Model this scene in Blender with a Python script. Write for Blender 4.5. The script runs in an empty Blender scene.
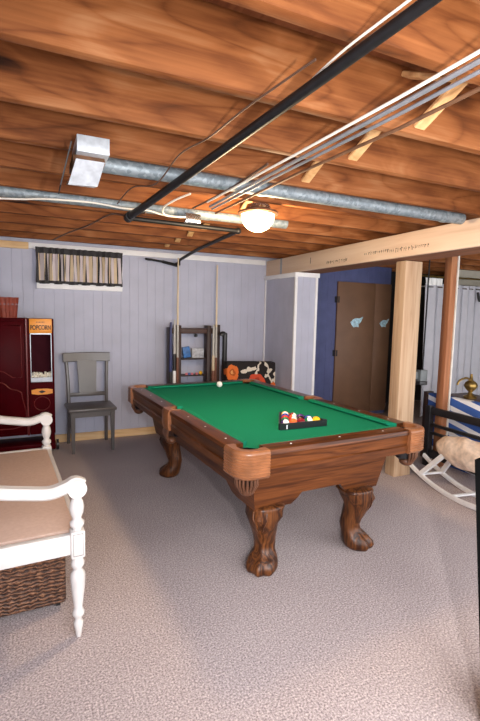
import bpy, bmesh, math, random
from mathutils import Vector, Matrix
random.seed(7)
C = bpy.context.scene.collection
PI = math.pi

# ------------------------------------------------------------------ materials
def new_mat(name, rough=0.6, metal=0.0, spec=0.5):
    m = bpy.data.materials.new(name); m.use_nodes = True
    nt = m.node_tree; b = nt.nodes['Principled BSDF']
    b.inputs['Roughness'].default_value = rough
    b.inputs['Metallic'].default_value = metal
    b.inputs['Specular IOR Level'].default_value = spec
    return m, nt, b

def N(nt, t, **kw):
    n = nt.nodes.new(t)
    for k, v in kw.items():
        if k in n.inputs: n.inputs[k].default_value = v
        else: setattr(n, k, v)
    return n

def coords(nt, scale=(1, 1, 1), rnd=True):
    tc = N(nt, 'ShaderNodeTexCoord')
    mp = N(nt, 'ShaderNodeMapping'); mp.inputs['Scale'].default_value = scale
    if rnd:
        oi = N(nt, 'ShaderNodeObjectInfo')
        vm = N(nt, 'ShaderNodeVectorMath', operation='SCALE'); vm.inputs[0].default_value = (7.3, 3.1, 5.7)
        nt.links.new(oi.outputs['Random'], vm.inputs['Scale'])
        ad = N(nt, 'ShaderNodeVectorMath', operation='ADD')
        nt.links.new(tc.outputs['Object'], ad.inputs[0]); nt.links.new(vm.outputs[0], ad.inputs[1])
        nt.links.new(ad.outputs[0], mp.inputs['Vector'])
    else:
        nt.links.new(tc.outputs['Object'], mp.inputs['Vector'])
    return mp.outputs[0]

def ramp(nt, fac, stops):
    r = N(nt, 'ShaderNodeValToRGB'); e = r.color_ramp.elements
    e[0].position, e[0].color = stops[0][0], (*stops[0][1], 1)
    e[1].position, e[1].color = stops[-1][0], (*stops[-1][1], 1)
    for p, c in stops[1:-1]:
        x = e.new(p); x.color = (*c, 1)
    nt.links.new(fac, r.inputs[0]); return r.outputs[0]

def bump(nt, b, h, strength=0.2, dist=0.01):
    n = N(nt, 'ShaderNodeBump'); n.inputs['Strength'].default_value = strength; n.inputs['Distance'].default_value = dist
    nt.links.new(h, n.inputs['Height']); nt.links.new(n.outputs[0], b.inputs['Normal'])

def plain(name, col, rough=0.5, metal=0.0, var=0.12, scale=9, bmp=0.05, spec=0.5):
    m, nt, b = new_mat(name, rough, metal, spec)
    v = coords(nt); n = N(nt, 'ShaderNodeTexNoise'); n.inputs['Scale'].default_value = scale; n.inputs['Detail'].default_value = 5
    nt.links.new(v, n.inputs['Vector'])
    lo = tuple(max(0, c*(1-var)) for c in col); hi = tuple(min(1, c*(1+var)) for c in col)
    nt.links.new(ramp(nt, n.outputs['Fac'], [(0.3, lo), (0.7, hi)]), b.inputs['Base Color'])
    if bmp: bump(nt, b, n.outputs['Fac'], bmp, 0.004)
    return m

def wood(name, dark, mid, light, axis='x', rough=0.55, fine=1.0, knots=True, spec=0.4, ring=1.0, bmp=0.12):
    m, nt, b = new_mat(name, rough, 0, spec)
    s = {'x': (0.55, 9, 9), 'y': (9, 0.55, 9), 'z': (9, 9, 0.55)}[axis]
    s = tuple(q*fine for q in s)
    v = coords(nt, s)
    n1 = N(nt, 'ShaderNodeTexNoise'); n1.inputs['Scale'].default_value = 1.0; n1.inputs['Detail'].default_value = 3; n1.inputs['Distortion'].default_value = 0.6
    nt.links.new(v, n1.inputs['Vector'])
    mu = N(nt, 'ShaderNodeMath', operation='MULTIPLY'); mu.inputs[1].default_value = 9*ring
    nt.links.new(n1.outputs['Fac'], mu.inputs[0])
    fr = N(nt, 'ShaderNodeMath', operation='PINGPONG'); fr.inputs[1].default_value = 1.0
    nt.links.new(mu.outputs[0], fr.inputs[0])
    n2 = N(nt, 'ShaderNodeTexNoise'); n2.inputs['Scale'].default_value = 6.0; n2.inputs['Detail'].default_value = 6
    nt.links.new(v, n2.inputs['Vector'])
    n3 = N(nt, 'ShaderNodeTexNoise'); n3.inputs['Scale'].default_value = 0.35; n3.inputs['Detail'].default_value = 2
    nt.links.new(v, n3.inputs['Vector'])
    a = N(nt, 'ShaderNodeMath', operation='MULTIPLY'); a.inputs[1].default_value = 0.32; nt.links.new(fr.outputs[0], a.inputs[0])
    c = N(nt, 'ShaderNodeMath', operation='MULTIPLY_ADD'); c.inputs[1].default_value = 0.45
    nt.links.new(n2.outputs['Fac'], c.inputs[0]); nt.links.new(a.outputs[0], c.inputs[2])
    d = N(nt, 'ShaderNodeMath', operation='MULTIPLY_ADD'); d.inputs[1].default_value = 0.6
    nt.links.new(n3.outputs['Fac'], d.inputs[0]); nt.links.new(c.outputs[0], d.inputs[2])
    fac = d.outputs[0]
    if knots:
        kv = coords(nt, {'x': (1.6, 5, 5), 'y': (5, 1.6, 5), 'z': (5, 5, 1.6)}[axis])
        vo = N(nt, 'ShaderNodeTexVoronoi'); vo.inputs['Scale'].default_value = 1.0
        nt.links.new(kv, vo.inputs['Vector'])
        mr = N(nt, 'ShaderNodeMapRange'); mr.inputs['From Min'].default_value = 0.05; mr.inputs['From Max'].default_value = 0.21
        mr.inputs['To Min'].default_value = -0.5; mr.inputs['To Max'].default_value = 0.0
        nt.links.new(vo.outputs['Distance'], mr.inputs['Value'])
        ad = N(nt, 'ShaderNodeMath', operation='ADD'); nt.links.new(fac, ad.inputs[0]); nt.links.new(mr.outputs[0], ad.inputs[1])
        fac = ad.outputs[0]
    nt.links.new(ramp(nt, fac, [(0.2, dark), (0.62, mid), (1.0, light)]), b.inputs['Base Color'])
    bump(nt, b, fac, bmp, 0.006)
    return m

def joist_mat(name, dark, mid, light, pale):
    m, nt, b = new_mat(name, 0.7, 0, 0.22)
    v1 = coords(nt, (1.5, 5.0, 5.0)); n1 = N(nt, 'ShaderNodeTexNoise'); n1.inputs['Scale'].default_value = 1.6; n1.inputs['Detail'].default_value = 4; n1.inputs['Distortion'].default_value = 0.8
    nt.links.new(v1, n1.inputs['Vector'])
    v2 = coords(nt, (2.0, 90, 90)); n2 = N(nt, 'ShaderNodeTexNoise'); n2.inputs['Scale'].default_value = 1.0; n2.inputs['Detail'].default_value = 3
    nt.links.new(v2, n2.inputs['Vector'])
    v3 = coords(nt, (0.55, 3.2, 3.2)); n3 = N(nt, 'ShaderNodeTexNoise'); n3.inputs['Scale'].default_value = 1.0; n3.inputs['Detail'].default_value = 1.5
    nt.links.new(v3, n3.inputs['Vector'])
    mu = N(nt, 'ShaderNodeMath', operation='MULTIPLY'); mu.inputs[1].default_value = 26; nt.links.new(n3.outputs['Fac'], mu.inputs[0])
    pp = N(nt, 'ShaderNodeMath', operation='PINGPONG'); pp.inputs[1].default_value = 1.0; nt.links.new(mu.outputs[0], pp.inputs[0])
    po = N(nt, 'ShaderNodeMath', operation='POWER'); po.inputs[1].default_value = 5.0; nt.links.new(pp.outputs[0], po.inputs[0])
    a = N(nt, 'ShaderNodeMath', operation='MULTIPLY_ADD'); a.inputs[1].default_value = 0.35; nt.links.new(n2.outputs['Fac'], a.inputs[0]); nt.links.new(n1.outputs['Fac'], a.inputs[2])
    c = N(nt, 'ShaderNodeMath', operation='MULTIPLY_ADD'); c.inputs[1].default_value = -0.17; nt.links.new(po.outputs[0], c.inputs[0]); nt.links.new(a.outputs[0], c.inputs[2])
    vk = coords(nt, (1.5, 4.2, 4.2)); vo = N(nt, 'ShaderNodeTexVoronoi'); vo.inputs['Scale'].default_value = 1.0; nt.links.new(vk, vo.inputs['Vector'])
    mr = N(nt, 'ShaderNodeMapRange'); mr.inputs['From Min'].default_value = 0.04; mr.inputs['From Max'].default_value = 0.17; mr.inputs['To Min'].default_value = -0.45; mr.inputs['To Max'].default_value = 0.0
    nt.links.new(vo.outputs['Distance'], mr.inputs['Value'])
    d = N(nt, 'ShaderNodeMath', operation='ADD'); nt.links.new(c.outputs[0], d.inputs[0]); nt.links.new(mr.outputs[0], d.inputs[1])
    nt.links.new(ramp(nt, d.outputs[0], [(0.15, dark), (0.50, mid), (0.72, light), (0.97, pale)]), b.inputs['Base Color'])
    bump(nt, b, d.outputs[0], 0.10, 0.005)
    return m

def carpet_mat():
    m, nt, b = new_mat('carpet', 1.0, 0, 0.1)
    v = coords(nt, rnd=False)
    n = N(nt, 'ShaderNodeTexNoise'); n.inputs['Scale'].default_value = 120; n.inputs['Detail'].default_value = 2.5; n.inputs['Roughness'].default_value = 0.7
    nt.links.new(v, n.inputs['Vector'])
    n2 = N(nt, 'ShaderNodeTexNoise'); n2.inputs['Scale'].default_value = 1.3; n2.inputs['Detail'].default_value = 3
    nt.links.new(v, n2.inputs['Vector'])
    mu = N(nt, 'ShaderNodeMath', operation='MULTIPLY_ADD'); mu.inputs[1].default_value = 0.12
    nt.links.new(n2.outputs['Fac'], mu.inputs[0]); nt.links.new(n.outputs['Fac'], mu.inputs[2])
    nt.links.new(ramp(nt, mu.outputs[0], [(0.40, (0.21, 0.17, 0.172)), (0.54, (0.40, 0.335, 0.335)), (0.60, (0.455, 0.385, 0.38)), (0.74, (0.72, 0.62, 0.59))]), b.inputs['Base Color'])
    bump(nt, b, n.outputs['Fac'], 0.4, 0.006)
    return m

def checker_wicker():
    m, nt, b = new_mat('wicker', 0.6)
    v = coords(nt, rnd=False)
    w1 = N(nt, 'ShaderNodeTexWave', wave_type='BANDS', bands_direction='X'); w1.inputs['Scale'].default_value = 7; w1.inputs['Distortion'].default_value = 5
    w2 = N(nt, 'ShaderNodeTexWave', wave_type='BANDS', bands_direction='Z'); w2.inputs['Scale'].default_value = 17; w2.inputs['Distortion'].default_value = 6; w2.inputs['Detail Scale'].default_value = 2
    no = N(nt, 'ShaderNodeTexNoise'); no.inputs['Scale'].default_value = 30; no.inputs['Detail'].default_value = 5
    for w in (w1, w2, no): nt.links.new(v, w.inputs['Vector'])
    a = N(nt, 'ShaderNodeMath', operation='MULTIPLY_ADD'); a.inputs[1].default_value = 0.35
    nt.links.new(w1.outputs['Fac'], a.inputs[0]); nt.links.new(w2.outputs['Fac'], a.inputs[2])
    c = N(nt, 'ShaderNodeMath', operation='MULTIPLY'); nt.links.new(a.outputs[0], c.inputs[0]); nt.links.new(no.outputs['Fac'], c.inputs[1])
    nt.links.new(ramp(nt, c.outputs[0], [(0.08, (0.03, 0.012, 0.007)), (0.35, (0.12, 0.048, 0.024)), (0.75, (0.26, 0.12, 0.06))]), b.inputs['Base Color'])
    bump(nt, b, a.outputs[0], 0.8, 0.01)
    return m

def floral_mat():
    m, nt, b = new_mat('floral_fabric', 0.85, 0, 0.2)
    tc = N(nt, 'ShaderNodeTexCoord')
    no = N(nt, 'ShaderNodeTexNoise'); no.inputs['Scale'].default_value = 14; no.inputs['Detail'].default_value = 3
    nt.links.new(tc.outputs['Object'], no.inputs['Vector'])
    mx = N(nt, 'ShaderNodeVectorMath', operation='MULTIPLY_ADD'); mx.inputs[1].default_value = (0.09, 0.09, 0.09)
    nt.links.new(no.outputs['Color'], mx.inputs[0]); nt.links.new(tc.outputs['Object'], mx.inputs[2])
    sx = N(nt, 'ShaderNodeSeparateXYZ'); nt.links.new(mx.outputs[0], sx.inputs[0])
    cb = N(nt, 'ShaderNodeCombineXYZ')
    nt.links.new(sx.outputs['X'], cb.inputs['X']); nt.links.new(sx.outputs['Z'], cb.inputs['Z'])
    base = N(nt, 'ShaderNodeRGB'); base.outputs[0].default_value = (0.02, 0.016, 0.016, 1)
    cur = base.outputs[0]
    def mixin(mask, col):
        nonlocal cur
        k = N(nt, 'ShaderNodeMix', data_type='RGBA')
        nt.links.new(mask, k.inputs['Factor']); nt.links.new(cur, k.inputs[6]); k.inputs[7].default_value = (*col, 1)
        cur = k.outputs[2]
    # cream branches: a thin wavy line between leaf blobs
    for (ox, sl, wdt) in ((0.165, 0.45, 0.011), (0.50, 0.35, 0.012), (0.72, -0.3, 0.01)):
        a = N(nt, 'ShaderNodeMath', operation='MULTIPLY_ADD'); a.inputs[1].default_value = -sl; 
        nt.links.new(sx.outputs['Z'], a.inputs[0]); nt.links.new(sx.outputs['X'], a.inputs[2])
        s = N(nt, 'ShaderNodeMath', operation='SUBTRACT'); s.inputs[1].default_value = ox - 0.30*sl + 0.045
        nt.links.new(a.outputs[0], s.inputs[0])
        ab = N(nt, 'ShaderNodeMath', operation='ABSOLUTE'); nt.links.new(s.outputs[0], ab.inputs[0])
        lt = N(nt, 'ShaderNodeMath', operation='LESS_THAN'); lt.inputs[1].default_value = wdt; nt.links.new(ab.outputs[0], lt.inputs[0])
        mixin(lt.outputs[0], (0.62, 0.55, 0.45))
    def blob(cx, cz, rad, col, sq=(1, 1)):
        d = N(nt, 'ShaderNodeVectorMath', operation='SUBTRACT'); d.inputs[1].default_value = (cx+0.045, 0, cz+0.045)
        nt.links.new(cb.outputs[0], d.inputs[0])
        e = N(nt, 'ShaderNodeVectorMath', operation='MULTIPLY'); e.inputs[1].default_value = (sq[0], 1, sq[1]); nt.links.new(d.outputs[0], e.inputs[0])
        l = N(nt, 'ShaderNodeVectorMath', operation='LENGTH'); nt.links.new(e.outputs[0], l.inputs[0])
        lt = N(nt, 'ShaderNodeMath', operation='LESS_THAN'); lt.inputs[1].default_value = rad; nt.links.new(l.outputs['Value'], lt.inputs[0])
        mixin(lt.outputs[0], col)
    for (x, z) in ((0.23, 0.79), (0.30, 0.81), (0.36, 0.82), (0.19, 0.66), (0.58, 0.78), (0.64, 0.67), (0.67, 0.74), (0.55, 0.72)):
        blob(x, z, 0.03, (0.62, 0.55, 0.45), (0.7, 1.3))
    for (x, z, r, col) in ((0.075, 0.78, 0.085, (0.62, 0.14, 0.03)), (0.40, 0.66, 0.105, (0.55, 0.07, 0.03)), (0.16, 0.55, 0.09, (0.6, 0.16, 0.12)), (0.62, 0.55, 0.09, (0.62, 0.13, 0.03)), (0.4, 0.35, 0.1, (0.6, 0.12, 0.03)), (0.1, 0.3, 0.09, (0.55, 0.07, 0.03))):
        blob(x, z, r, col); blob(x, z, r*0.45, tuple(c*0.55 for c in col)); blob(x, z, r*0.2, (0.65, 0.3, 0.1))
    nt.links.new(cur, b.inputs['Base Color'])
    return m

def emit(name, col, st):
    m = bpy.data.materials.new(name); m.use_nodes = True; nt = m.node_tree
    b = nt.nodes['Principled BSDF']; b.inputs['Base Color'].default_value = (0.9, 0.85, 0.75, 1)
    b.inputs['Emission Color'].default_value = (*col, 1); b.inputs['Emission Strength'].default_value = st
    return m

def galvanized():
    m, nt, b = new_mat('galvanized_steel', 0.5, 0.35)
    v = coords(nt); vo = N(nt, 'ShaderNodeTexVoronoi'); vo.inputs['Scale'].default_value = 55
    nt.links.new(v, vo.inputs['Vector'])
    nt.links.new(ramp(nt, vo.outputs['Color'], [(0.0, (0.13, 0.16, 0.18)), (1.0, (0.30, 0.34, 0.36))]), b.inputs['Base Color'])
    return m

M = {}
M['carpet'] = carpet_mat()
M['joist'] = joist_mat('joist_wood', (0.020, 0.005, 0.001), (0.145, 0.042, 0.010), (0.245, 0.082, 0.023), (0.35, 0.155, 0.065))
M['subfloor'] = wood('subfloor_wood', (0.05, 0.012, 0.004), (0.14, 0.04, 0.012), (0.20, 0.065, 0.022), 'y', 0.8, knots=False, spec=0.2)
M['brace'] = wood('brace_wood', (0.35, 0.17, 0.06), (0.60, 0.33, 0.14), (0.72, 0.46, 0.22), 'z', 0.7, spec=0.2)
M['pine_x'] = wood('pine_board', (0.40, 0.19, 0.08), (0.66, 0.43, 0.22), (0.74, 0.54, 0.32), 'x', 0.6, spec=0.3)
M['lumber_y'] = wood('pale_lumber_beam', (0.52, 0.34, 0.23), (0.70, 0.51, 0.37), (0.78, 0.60, 0.45), 'y', 0.75, knots=False, spec=0.2, ring=0.6, bmp=0.05)
M['lumber_z'] = wood('pale_lumber_post', (0.26, 0.13, 0.06), (0.46, 0.305, 0.19), (0.54, 0.39, 0.26), 'z', 0.7, spec=0.2)
M['redwood_y'] = wood('dark_beam_wood', (0.10, 0.035, 0.015), (0.22, 0.085, 0.04), (0.32, 0.14, 0.07), 'y', 0.8)
M['redwood_z'] = wood('stud_wood', (0.14, 0.045, 0.018), (0.32, 0.12, 0.05), (0.41, 0.185, 0.085), 'z', 0.75)
M['wall'] = plain('lilac_panelling', (0.42, 0.425, 0.525), 0.55, var=0.05, scale=5, bmp=0.03)
M['blue'] = plain('blue_panelling', (0.075, 0.085, 0.20), 0.6, var=0.12, scale=6, bmp=0.03)
M['white'] = plain('white_trim_paint', (0.80, 0.79, 0.80), 0.45, var=0.04)
M['shadewall'] = plain('shaded_wall', (0.03, 0.027, 0.027), 0.9)  # near-black colour puts the unlit depth behind the post into the walls
M['void'] = plain('matt_black', (0.006, 0.006, 0.006), 1.0, spec=0.0)
M['brightgalv'] = plain('bright_sheet_metal', (0.50, 0.53, 0.56), 0.4, 0.3, var=0.15, scale=40)
M['cream'] = plain('cream_wall', (0.62, 0.56, 0.45), 0.8, var=0.05)
M['hardboard'] = plain('brown_hardboard', (0.17, 0.085, 0.045), 0.55, var=0.12, scale=4)
M['tablewood_y'] = wood('table_rail_wood', (0.008, 0.002, 0.001), (0.055, 0.015, 0.004), (0.16, 0.048, 0.012), 'y', 0.32, fine=1.6, knots=False, bmp=0.06, spec=0.28)
M['tablewood_x'] = wood('table_end_wood', (0.008, 0.002, 0.001), (0.055, 0.015, 0.004), (0.165, 0.050, 0.013), 'x', 0.32, fine=1.6, knots=False, bmp=0.06, spec=0.28)
M['tablewood_z'] = wood('table_leg_wood', (0.006, 0.002, 0.001), (0.038, 0.011, 0.0035), (0.17, 0.056, 0.015), 'z', 0.36, spec=0.3, fine=2.2, knots=False, bmp=0.3)
M['felt'] = plain('green_felt', (0.006, 0.185, 0.10), 0.95, var=0.10, scale=220, bmp=0.05, spec=0.1)
M['leather'] = plain('brown_leather', (0.25, 0.095, 0.038), 0.28, var=0.25, scale=14, bmp=0.15)
M['darkleather'] = plain('dark_leather', (0.10, 0.04, 0.02), 0.45, var=0.3, scale=20, bmp=0.2, spec=0.3)
M['black'] = plain('black_paint', (0.012, 0.011, 0.012), 0.4, var=0.2)
M['blackmetal'] = plain('black_iron', (0.007, 0.0065, 0.007), 0.5, 0.0, var=0.3, scale=30, spec=0.3)
M['blackplastic'] = plain('black_plastic', (0.012, 0.012, 0.014), 0.3)
M['galv'] = galvanized()
M['greypipe'] = plain('grey_conduit', (0.36, 0.37, 0.40), 0.35, 0.6, var=0.15, scale=20)
M['copper'] = plain('tarnished_copper', (0.24, 0.12, 0.065), 0.45, 0.5, var=0.25, scale=20)
M['whitecable'] = plain('white_cable', (0.78, 0.72, 0.62), 0.45, var=0.06)
M['browncable'] = plain('brown_cable', (0.10, 0.05, 0.03), 0.5)
M['distress'] = plain('white_distressed_paint', (0.60, 0.565, 0.54), 0.42, var=0.06, scale=14, bmp=0.06)
M['tan'] = plain('tan_upholstery', (0.50, 0.355, 0.29), 0.8, var=0.05, scale=60, bmp=0.04, spec=0.2)
M['wicker'] = checker_wicker()
M['greychair'] = plain('grey_chair_paint', (0.088, 0.078, 0.076), 0.35, var=0.08)
M['cabred'] = plain('cherry_red_lacquer', (0.050, 0.001, 0.003), 0.35, var=0.2, scale=6, bmp=0.0, spec=0.03)
M['cabred2'] = plain('cherry_red_moulding', (0.12, 0.008, 0.008), 0.35, var=0.15)
M['orange'] = plain('orange_sign', (0.80, 0.29, 0.02), 0.4, var=0.08)
M['rust'] = plain('rust_orange', (0.20, 0.022, 0.004), 0.6, var=0.2, scale=20)
M['popinside'] = plain('dark_interior', (0.035, 0.006, 0.010), 0.8, spec=0.05)
M['popcorn'] = plain('popcorn', (0.85, 0.80, 0.68), 0.8, var=0.1, scale=60, bmp=0.3)
M['rackwood'] = wood('rack_dark_wood', (0.008, 0.004, 0.003), (0.022, 0.009, 0.006), (0.05, 0.02, 0.012), 'z', 0.5, knots=False)
M['rackred'] = wood('rack_red_wood', (0.015, 0.006, 0.004), (0.045, 0.015, 0.009), (0.08, 0.03, 0.016), 'x', 0.5, knots=False)
M['cuemaple'] = plain('maple_cue', (0.60, 0.47, 0.31), 0.35, var=0.06)
M['cueblue'] = plain('blue_cue', (0.02, 0.025, 0.11), 0.35)
M['cuegrey'] = plain('grey_cue', (0.42, 0.39, 0.35), 0.35)
M['cueblack'] = plain('black_wrap', (0.02, 0.018, 0.018), 0.5)
M['cuebrown'] = plain('brown_cue_butt', (0.17, 0.06, 0.03), 0.35)
M['floral'] = floral_mat()
M['fleece'] = plain('fleece', (0.74, 0.58, 0.46), 0.95, var=0.22, scale=24, bmp=0.8, spec=0.1)
M['brass'] = plain('brass', (0.38, 0.24, 0.07), 0.35, 0.8, var=0.15)
M['curtain'] = plain('shower_curtain', (0.44, 0.43, 0.47), 0.6, var=0.05, bmp=0.0)
M['liner'] = plain('white_liner', (0.88, 0.87, 0.85), 0.5, var=0.03)
M['stripeblue'] = plain('blue_canvas', (0.035, 0.10, 0.36), 0.85, var=0.08)
M['stripewhite'] = plain('white_canvas', (0.78, 0.78, 0.80), 0.85, var=0.04)
M['charcoal'] = plain('charcoal_cloth', (0.045, 0.042, 0.045), 0.9, var=0.15, scale=60)
M['clothbeige'] = plain('beige_cloth', (0.68, 0.54, 0.36), 0.9, var=0.06)  # lightened: daylight from behind the valance is put into the colour
M['clothgrey'] = plain('grey_cloth', (0.60, 0.53, 0.55), 0.9, var=0.06)  # lightened for the same painted backlight
M['clothblack'] = plain('black_cloth', (0.02, 0.018, 0.02), 0.9)
M['dome'] = emit('lit_glass_dome', (1.0, 0.80, 0.48), 9.0)
M['glass'] = plain('window_glass', (0.35, 0.38, 0.42), 0.1, spec=0.6)
M['chrome'] = plain('chrome', (0.75, 0.73, 0.70), 0.15, 0.95, var=0.05)
M['ink'] = plain('black_ink', (0.035, 0.03, 0.028), 0.8)
M['paleblue'] = plain('pale_blue_sticker', (0.42, 0.62, 0.70), 0.5, var=0.4, scale=40)
M['bookblue'] = plain('blue_carton', (0.03, 0.13, 0.36), 0.5, var=0.4, scale=40)
M['bookgrey'] = plain('grey_carton', (0.36, 0.36, 0.38), 0.5, var=0.4, scale=30)
M['pink'] = plain('pink_chalk', (0.62, 0.16, 0.18), 0.6)
M['chalkblue'] = plain('blue_chalk', (0.1, 0.14, 0.4), 0.7)
M['ebox'] = plain('grey_electrical_box', (0.12, 0.13, 0.13), 0.5)
M['plyedge'] = plain('pale_board_edge', (0.62, 0.58, 0.52), 0.8)
BALLS = {'yellow': (0.85, 0.47, 0.02), 'blue': (0.02, 0.05, 0.35), 'red': (0.62, 0.035, 0.02), 'purple': (0.07, 0.02, 0.16),
         'orange': (0.80, 0.13, 0.03), 'green': (0.01, 0.17, 0.07), 'maroon': (0.20, 0.012, 0.02), 'black': (0.012, 0.012, 0.012), 'white': (0.86, 0.84, 0.78)}
for k, v in BALLS.items(): M['ball_'+k] = plain('ball_'+k, v, 0.12, var=0.02, bmp=0)

# ------------------------------------------------------------------ mesh builder
class MB:
    def __init__(s): s.bm = bmesh.new(); s.mi = 0
    def _tag(s, fs):
        for f in fs: f.material_index = s.mi
    def box(s, x0, x1, y0, y1, z0, z1, bev=0.0, rot=None, piv=None):
        b = bmesh.new(); bmesh.ops.create_cube(b, size=1)
        for v in b.verts: v.co = Vector(((x0+x1)/2+v.co.x*(x1-x0), (y0+y1)/2+v.co.y*(y1-y0), (z0+z1)/2+v.co.z*(z1-z0)))
        if bev: bmesh.ops.bevel(b, geom=b.edges[:], offset=bev, segments=2, profile=0.5, affect='EDGES')
        if rot:
            p = Vector(piv) if piv else Vector(((x0+x1)/2, (y0+y1)/2, (z0+z1)/2))
            for v in b.verts: v.co = rot @ (v.co-p) + p
        s._merge(b); return s
    def _merge(s, b):
        mp = {v: s.bm.verts.new(v.co) for v in b.verts}
        for f in b.faces:
            try: nf = s.bm.faces.new([mp[v] for v in f.verts]); nf.material_index = s.mi
            except ValueError: pass
        b.free()
    def tube(s, pts, r, seg=10, cap=True, flat=None):
        pts = [Vector(p) for p in pts]; rs = r if isinstance(r, (list, tuple)) else [r]*len(pts)
        rings = []; up = None
        for i, p in enumerate(pts):
            t = (pts[min(i+1, len(pts)-1)]-pts[max(i-1, 0)]).normalized()
            if up is None:
                up = Vector((0, 0, 1)) if abs(t.z) < 0.9 else Vector((1, 0, 0))
            a = t.cross(up).normalized(); up = a.cross(t).normalized()
            fl = flat or (1, 1)
            rings.append([s.bm.verts.new(p + a*math.cos(2*PI*k/seg)*rs[i]*fl[0] + up*math.sin(2*PI*k/seg)*rs[i]*fl[1]) for k in range(seg)])
        for A, B in zip(rings, rings[1:]):
            for k in range(seg): s._f([A[k], A[(k+1) % seg], B[(k+1) % seg], B[k]])
        if cap: s._f(rings[0][::-1]); s._f(rings[-1])
        return s
    def _f(s, vs):
        try: f = s.bm.faces.new(vs); f.material_index = s.mi; return f
        except ValueError: return None
    def sweep_rect(s, pts, w, h, side):   # w along 'side' vector, h across; chamfered rectangle
        pts = [Vector(p) for p in pts]; side = Vector(side).normalized(); rings = []
        ws = w if isinstance(w, (list, tuple)) else [w]*len(pts); hs = h if isinstance(h, (list, tuple)) else [h]*len(pts)
        for i, p in enumerate(pts):
            t = (pts[min(i+1, len(pts)-1)]-pts[max(i-1, 0)]).normalized(); n = side.cross(t).normalized()
            W, H = ws[i]/2, hs[i]/2; c = min(W, H)*0.45
            o = [(-W+c, -H), (W-c, -H), (W, -H+c), (W, H-c), (W-c, H), (-W+c, H), (-W, H-c), (-W, -H+c)]
            rings.append([s.bm.verts.new(p+side*a+n*b) for a, b in o])
        for A, B in zip(rings, rings[1:]):
            for k in range(8): s._f([A[k], A[(k+1) % 8], B[(k+1) % 8], B[k]])
        s._f(rings[0][::-1]); s._f(rings[-1]); return s
    def lathe(s, prof, c=(0, 0, 0), seg=20, cap=True):
        rings = [[s.bm.verts.new((c[0]+r*math.cos(2*PI*k/seg), c[1]+r*math.sin(2*PI*k/seg), c[2]+z)) for k in range(seg)] for r, z in prof]
        for A, B in zip(rings, rings[1:]):
            for k in range(seg): s._f([A[k], A[(k+1) % seg], B[(k+1) % seg], B[k]])
        if cap: s._f(rings[0][::-1]); s._f(rings[-1])
        return s
    def prism(s, poly, z0, z1, ax='z'):
        def P(a, b, c): return {'z': (a, b, c), 'y': (a, c, b), 'x': (c, a, b)}[ax]
        A = [s.bm.verts.new(P(a, b, z0)) for a, b in poly]; B = [s.bm.verts.new(P(a, b, z1)) for a, b in poly]
        n = len(poly)
        s._f(A[::-1]); s._f(B)
        for i in range(n): s._f([A[i], A[(i+1) % n], B[(i+1) % n], B[i]])
        return s
    def loft(s, rings, close=True, cap=True):
        R = [[s.bm.verts.new(p) for p in r] for r in rings]
        for A, B in zip(R, R[1:]):
            n = len(A)
            for k in range(n if close else n-1): s._f([A[k], A[(k+1) % n], B[(k+1) % n], B[k]])
        if cap and close: s._f(R[0][::-1]); s._f(R[-1])
        return s
    def sphere(s, c, r, seg=16, sc=(1, 1, 1)):
        b = bmesh.new(); bmesh.ops.create_uvsphere(b, u_segments=seg, v_segments=max(8, seg//2+2), radius=r)
        for v in b.verts: v.co = Vector((c[0]+v.co.x*sc[0], c[1]+v.co.y*sc[1], c[2]+v.co.z*sc[2]))
        s._merge(b); return s
    def xf(s, mat):
        for v in s.bm.verts: v.co = mat @ v.co
        return s
    def build(s, name, mats, parent=None, loc=None, ang=35):
        bmesh.ops.recalc_face_normals(s.bm, faces=s.bm.faces[:])
        me = bpy.data.meshes.new(name); s.bm.to_mesh(me); s.bm.free()
        for m in (mats if isinstance(mats, (list, tuple)) else [mats]): me.materials.append(m)
        me.shade_smooth(); me.set_sharp_from_angle(angle=math.radians(ang))
        o = bpy.data.objects.new(name, me); C.objects.link(o)
        if parent: o.parent = parent
        if loc: o.location = loc
        return o

def tag(o, label, cat, group=None):
    o['label'] = label; o['category'] = cat
    if group: o['group'] = group
    return o
def thing(name, label, cat, loc=(0, 0, 0), rz=0, group=None):
    o = bpy.data.objects.new(name, None); C.objects.link(o); o.empty_display_size = 0.05
    o.location = loc; o.rotation_euler = (0, 0, rz); return tag(o, label, cat, group)
def struct(o): o['kind'] = 'structure'; return o
def smooth_path(pts, n=6):
    pts = [Vector(p) for p in pts]; out = []
    P = [pts[0]] + pts + [pts[-1]]
    for i in range(1, len(P)-2):
        for k in range(n):
            t = k/n; a, b, c, d = P[i-1], P[i], P[i+1], P[i+2]
            out.append(0.5*((2*b)+(c-a)*t+(2*a-5*b+4*c-d)*t*t+(3*b-a-3*c+d)*t**3))
    out.append(pts[-1]); return out
def text_mesh(s, size, mat, name, parent, loc, rot, ext=0.001, bold=0.0, sx=1.0):
    cu = bpy.data.curves.new(name+'_curve', 'FONT'); cu.body = s; cu.size = size; cu.extrude = ext; cu.offset = bold
    cu.align_x = 'CENTER'; cu.align_y = 'CENTER'
    t = bpy.data.objects.new(name+'_tmp', cu); C.objects.link(t)
    bpy.context.view_layer.update()
    me = bpy.data.meshes.new_from_object(t.evaluated_get(bpy.context.evaluated_depsgraph_get()))
    bpy.data.objects.remove(t); bpy.data.curves.remove(cu)
    me.name = name; me.materials.clear(); me.materials.append(mat)
    o = bpy.data.objects.new(name, me); C.objects.link(o); o.parent = parent; o.location = loc; o.rotation_euler = rot; o.scale = (sx, 1, 1)
    return o

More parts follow.
